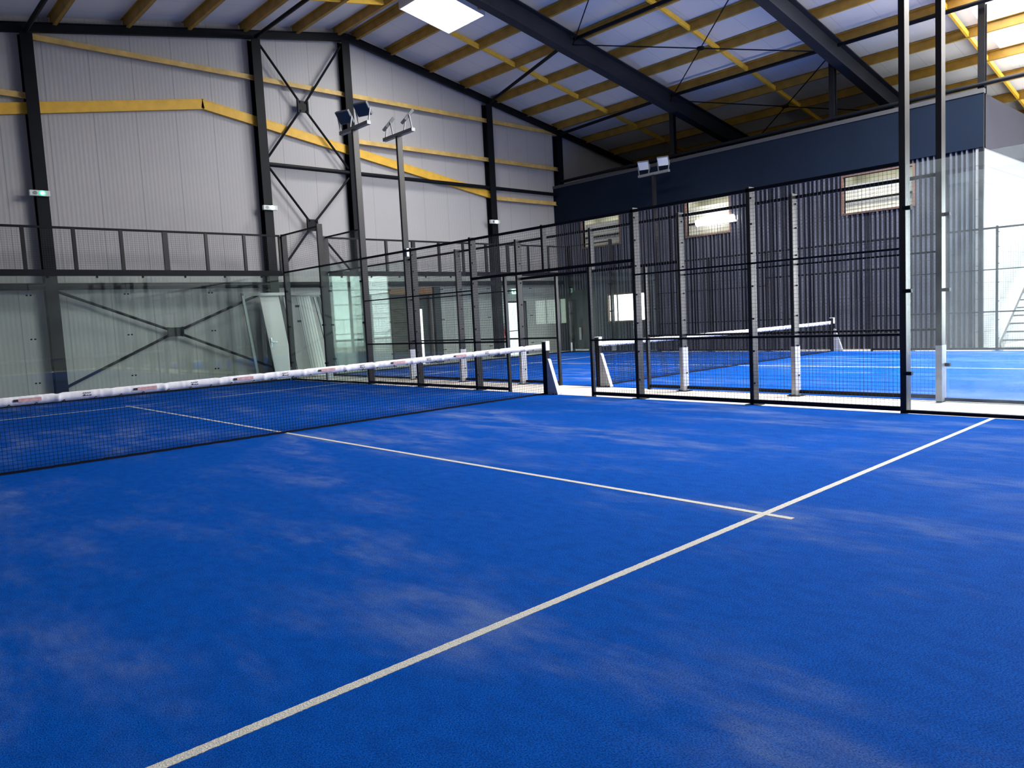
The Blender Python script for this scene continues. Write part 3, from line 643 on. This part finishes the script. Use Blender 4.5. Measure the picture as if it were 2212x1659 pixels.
def mast(x, out, y, where, glassm, sleeve=False):
    t = thing('floodlight_mast', 'tall dark floodlight mast %s' % where, 'floodlight mast', (x+out*0.07, y, 0), 'floodlight masts')
    pl = post_box(x, out, y, -0.012, 5.92, 0.07, 0.15).build('pole', M_post, t, bevel=0.004)
    if sleeve: post_box(x-0.004*out, out, y, 0.005, 0.74, 0.078, 0.158).build('sleeve', M_grey, pl)['label'] = 'pale grey lower sleeve'
    xm = x + out*0.075
    MB().box(xm-0.05, xm+0.05, y-0.62, y+0.62, 5.92, 6.0).build('crossarm', M_alu, t)
    for s in (-1, 1):
        yy = y + s*0.40; tilt = 0.72
        # lamp head tilted towards the court it lights
        h = MB(); cz = 6.30; dirx = -out
        hd_ = Vector((dirx*0.93, -0.37 if y > 0 else 0.37, 0)).normalized()      # turned a little towards the middle of its court
        ux = hd_*math.sin(tilt) + Vector((0, 0, math.cos(tilt))); nx = hd_*math.cos(tilt) - Vector((0, 0, math.sin(tilt)))
        sd = Vector((-hd_.y, hd_.x, 0))
        c = Vector((xm, yy, cz)); wv = sd*0.19; hv = ux*0.16; dv = nx*0.035
        h.hexa([c-wv-hv-dv, c+wv-hv-dv, c+wv+hv-dv, c-wv+hv-dv, c-wv-hv+dv, c+wv-hv+dv, c+wv+hv+dv, c-wv+hv+dv])
        hd = h.build('lamp_head', M_alu, t, bevel=0.01)
        g = MB(); wv2, hv2 = wv*0.9, hv*0.88; c2 = c + nx*0.037; dv2 = nx*0.004
        g.hexa([c2-wv2-hv2-dv2, c2+wv2-hv2-dv2, c2+wv2+hv2-dv2, c2-wv2+hv2-dv2, c2-wv2-hv2+dv2, c2+wv2-hv2+dv2, c2+wv2+hv2+dv2, c2-wv2+hv2+dv2])
        g.build('lamp_glass', glassm, hd)
        for q in (-0.2, 0.2):
            p1 = c + sd*q; p0 = Vector((xm + sd.x*q*0.2, yy + sd.y*q, 6.0)); MB().bar(p0, p1, 0.03, 0.02).build('bracket', M_alu, t)
    return t
def net(cx, where, marks, tilt=0.0, r=0.0016):
    t = thing('court_net', 'black court net with a white top tape %s' % where, 'net', (cx, 0, 0), 'court nets')
    def zt(x): return 0.832 + 0.022*((x-cx)/5.0)**2 + tilt*(x-cx)
    pit = 0.042
    mb = MB(); n = int(9.9/pit)
    for k in range(n+1):
        x = cx - 4.95 + 9.9*k/n; mb.box(x-r, x+r, -r, r, 0.005, zt(x)-0.08)
    nz = 19
    seg = 24
    for j in range(nz):
        for k in range(seg):
            x0 = cx-4.95+9.9*k/seg; x1 = cx-4.95+9.9*(k+1)/seg
            za = 0.012 + (zt(x0)-0.09)*j/(nz-1); zb = 0.012 + (zt(x1)-0.09)*j/(nz-1)
            mb.bar((x0, 0, za), (x1, 0, zb), 2*r, 2*r)
    mb.build('netting', M_cord, t)
    # folded tape: two faces joined at the top, slightly creased
    N = 520; mb = MB(); prof = [(-0.009, -0.094), (-0.009, -0.05), (-0.008, -0.008), (0.0, 0.0), (0.008, -0.008), (0.009, -0.05), (0.009, -0.094)]
    cre = [rnd.uniform(-1, 1) for _ in range(N+1)]
    kinks = {}
    for k in range(-5, 6):                      # folds fall between the printed marks
        for ph in (0.44, 1.00):
            xk = -1.845 + 1.19*k + ph + rnd.uniform(-0.07, 0.07)
            if abs(xk) < 4.8: kinks[int(N*(xk+4.9)/9.8)] = rnd.uniform(0.45, 1.0)
    for i in range(N+1):
        x = cx-4.9+9.8*i/N; kf = max([v*math.exp(-((i-k)/1.5)**2) for k, v in kinks.items()])
        for (py, pz) in prof:
            mb.v.append(Vector((x, py*(1+0.30*cre[i]+1.6*kf), zt(x) + pz*(1-0.10*kf) + 0.0012*cre[i] - 0.011*kf)))
    P = len(prof)
    for i in range(N):
        for j in range(P-1): mb.f.append((i*P+j, (i+1)*P+j, (i+1)*P+j+1, i*P+j+1))
        mb.f.append((i*P+P-1, (i+1)*P+P-1, (i+1)*P, i*P))
    mb.f.append(tuple(range(P))); mb.f.append(tuple(N*P+j for j in range(P))[::-1])
    tp = mb.build('tape', M_tape, t, smooth=True); tp['label'] = 'white printed tape'
    if marks:
        # printed marks alternate: red box with a small dark square, then two short black words
        yf = -0.0128; per = 1.19
        for k in range(-4, 5):
            x0 = cx - 1.845 + per*k + per*0
            if abs(x0-cx) > 4.7: continue
            z = zt(x0) - 0.042
            MB().box(x0+0.045, x0+0.26, yf-0.001, yf, z-0.019, z+0.019).build('red_mark', M_red, tp)
            MB().box(x0, x0+0.045, yf-0.0015, yf, z-0.013, z+0.013).build('dark_square', M_black, tp)
            mb = MB(); xx = x0+0.66
            if abs(xx-cx) > 4.7: continue
            z = zt(xx)-0.040
            for q in range(4): mb.box(xx+0.022*q, xx+0.022*q+0.016, yf-0.001, yf, z+0.008, z+0.016)
            for q in range(3): mb.box(xx+0.005+0.030*q, xx+0.005+0.030*q+0.022, yf-0.001, yf, z-0.020, z-0.011 + (0.006 if q == 0 else 0))
            mb.build('black_lettering', M_black, tp)
    for k in range(36):
        x = cx-4.7+9.4*k/35 + rnd.uniform(-0.03, 0.03); z = zt(x)-0.092
        MB().bar((x-0.012, -0.019, z-0.004), (x+0.006, -0.022, z+0.014), 0.006, 0.006).bar((x+0.006, -0.022, z+0.014), (x+0.016, -0.019, z+0.002), 0.006, 0.006).build('tie', M_cord, t)
    bb = MB()
    for k in range(40):
        x0 = cx-4.95+9.9*k/40; bb.bar((x0, -0.01, 0.018), (x0+9.9/40, -0.01, 0.014), 0.012, 0.024)
    bb.build('bottom_band', M_cord, t)
    for s in (-1, 1):
        x = cx + s*5.0
        p = MB().box(x-0.04, x+0.04, -0.05, 0.05, 0.0, 0.93).build('net_post', M_steel, t, bevel=0.004)
        MB().box(x-0.045, x+0.045, -0.062, -0.045, 0.78, 0.94).box(x-0.045, x+0.045, -0.06, 0.055, 0.93, 0.945).build('post_cap', M_white, p)
        MB().prism([(x-0.035, -0.05, 0.62), (x+0.035, -0.05, 0.62), (x+0.035, -0.075, 0.62), (x-0.035, -0.075, 0.62)], (0, 0.0, 0.012)).build('brace_cap', M_grey, p)
        MB().hexa([(x-0.04, -0.30, 0.0), (x+0.04, -0.30, 0.0), (x+0.04, -0.05, 0.0), (x-0.04, -0.05, 0.0), (x-0.035, -0.09, 0.62), (x+0.035, -0.09, 0.62), (x+0.035, -0.05, 0.62), (x-0.035, -0.05, 0.62)]).build('brace', M_grey, p)['label'] = 'pale grey tapered brace'
        mb = MB()
        for q in (-0.2, -0.27): mb.tube((x-0.06, q, 0.0), (x-0.06, q, 0.02), 0.012, 8).tube((x+0.06, q, 0.0), (x+0.06, q, 0.02), 0.012, 8)
        mb.build('foot_bolts', M_steel, p)
    return t
# first court
F1 = 5.03
side_fence(F1, 1, 'on the right of the nearer court', False)
glass_side(F1, 1, 6, 8, 10, 'at the far right corner of the nearer court', M_glass, True, True)
glass_side(F1, 1, -6, -8, -10, 'at the right edge of the photo, nearest the viewer', M_dusty, False, False)
back_wall(0.0, 10.0, 'behind the nearer court')
mast(F1, 1, 6.0, 'left one of the pair in front of the gable wall', M_floodglass)
mast(F1, 1, -6.0, 'at the right of the photo, on the nearer fence', M_floodglass)
net(0.0, 'across the nearer court', True, 0.0085)
# second court
F2 = C2 - 5.03; F3 = C2 + 5.03
side_fence(F2, -1, 'on the left of the second court', True, (-1.22, 0.98))
glass_side(F2, -1, 6, 8, 10, 'at the far left corner of the second court', M_glass, True, True)
glass_side(F2, -1, -6, -8, -10, 'at the right edge of the photo, on the second court', M_dusty, False, False)
back_wall(C2, 10.0, 'behind the second court')
mast(F2, -1, 6.0, 'right one of the pair in front of the gable wall', M_floodglass, True)
mast(F2, -1, -6.0, 'at the right of the photo, on the second court fence', M_floodglass, True)
net(C2, 'across the second court', False, 0.0, 0.0026)
side_fence(F3, 1, 'against the dark clubhouse', False)
glass_side(F3, 1, 6, 8, 10, 'at the far right corner of the second court', M_glass, True, True)
mast(F3, 1, 6.0, 'with pale lamps against the dark clubhouse', M_paleflood)
mast(F3, 1, -6.0, 'beside the clubhouse stairs', M_floodglass)
t = thing('junction_box', 'small white junction box on the right mast of the pair', 'junction box', (F2-0.15, 5.94, 3.0))
MB().box(F2-0.12, F2-0.03, 5.90, 5.962, 3.02, 3.22).build('box_body', M_white, t, bevel=0.006)

# ------------------------------------------------------------------ things leaning on the gable wall behind the back glass
def lean(x0, x1, z0, z1, y_bot=10.60, y_top=10.96):
    def P(x, z, o=0.0):
        f = (z-0)/(2.5); return Vector((x, y_bot + (y_top-y_bot)*f + o, z))
    return P
P = lean(0, 0, 0, 0)
def slab(mb, x0b, x1b, x0t, x1t, z0, z1, th, P):
    a, b, c, d = P(x0b, z0), P(x1b, z0), P(x1t, z1), P(x0t, z1); e = Vector((0, th, 0))
    return mb.hexa([a, b, b+e, a+e, d, c, c+e, d+e])
t = thing('door_frame', 'grey metal door frame leaning against the gable wall behind the glass', 'door frame', (5.4, 10.85, 0))
slab(MB(), 4.33, 4.40, 4.20, 4.27, 0.0, 2.45, 0.05, P).build('jamb', M_alu, t)
slab(MB(), 6.86, 6.93, 6.60, 6.67, 0.0, 2.45, 0.05, P).build('jamb', M_alu, t)
slab(MB(), 4.20, 6.68, 4.20, 6.67, 2.38, 2.46, 0.05, P).build('head_bar', M_alu, t)
P2 = lean(0, 0, 0, 0, 10.70, 11.06)
t = thing('door_leaf', 'pale door leaf with a lever handle leaning behind the corner post', 'door leaf', (5.1, 10.9, 0))
slab(MB(), 4.93, 5.48, 4.76, 5.33, 0.0, 2.40, 0.04, P2).build('panel', M_doorwhite, t)
c = P2(4.93, 1.05)
MB().box(4.90, 4.94, c.y-0.02, c.y, 0.92, 1.18).bar((4.92, c.y-0.05, 1.07), (5.07, c.y-0.05, 1.06), 0.02, 0.02).build('lever_handle', M_chrome, t)
t = thing('door_leaf', 'grey door leaf with two dark hinges leaning right of the corner post', 'door leaf', (5.8, 10.9, 0))
slab(MB(), 5.62, 6.02, 5.46, 5.86, 0.0, 2.38, 0.04, P2).build('panel', M_doorgrey, t)
for z in (1.62, 2.06):
    c = P2(5.70, z); MB().box(5.80, 5.92, c.y-0.012, c.y, z-0.03, z+0.03).build('hinge', M_black, t)
t = thing('ribbed_sheet', 'pale narrow ribbed sheet leaning beside the grey door leaf', 'sheet', (6.2, 10.9, 0))
slab(MB(), 6.04, 6.52, 5.88, 6.30, 0.0, 2.36, 0.02, P2).build('sheet', M_doorwhite, t)
mb = MB()
for k in range(5): slab(mb, 6.08+k*0.09, 6.105+k*0.09, 5.92+k*0.08, 5.945+k*0.08, 0.0, 2.36, -0.012, P2)
mb.build('ribs', M_doorwhite, t)
for k, (xb, xt, lab) in enumerate(((6.72, 6.43, 'nearer of two thin grey bars leaning right of the door leaves'), (6.80, 6.56, 'farther of two thin grey bars leaning right of the door leaves'))):
    mb = slab(MB(), xb, xb+0.05, xt, xt+0.05, 0.0, 2.32, 0.05, P2)
    tag(mb.build('leaning_bar', M_alu), lab, 'bar', 'leaning bars')
# concrete kerbs under the fences
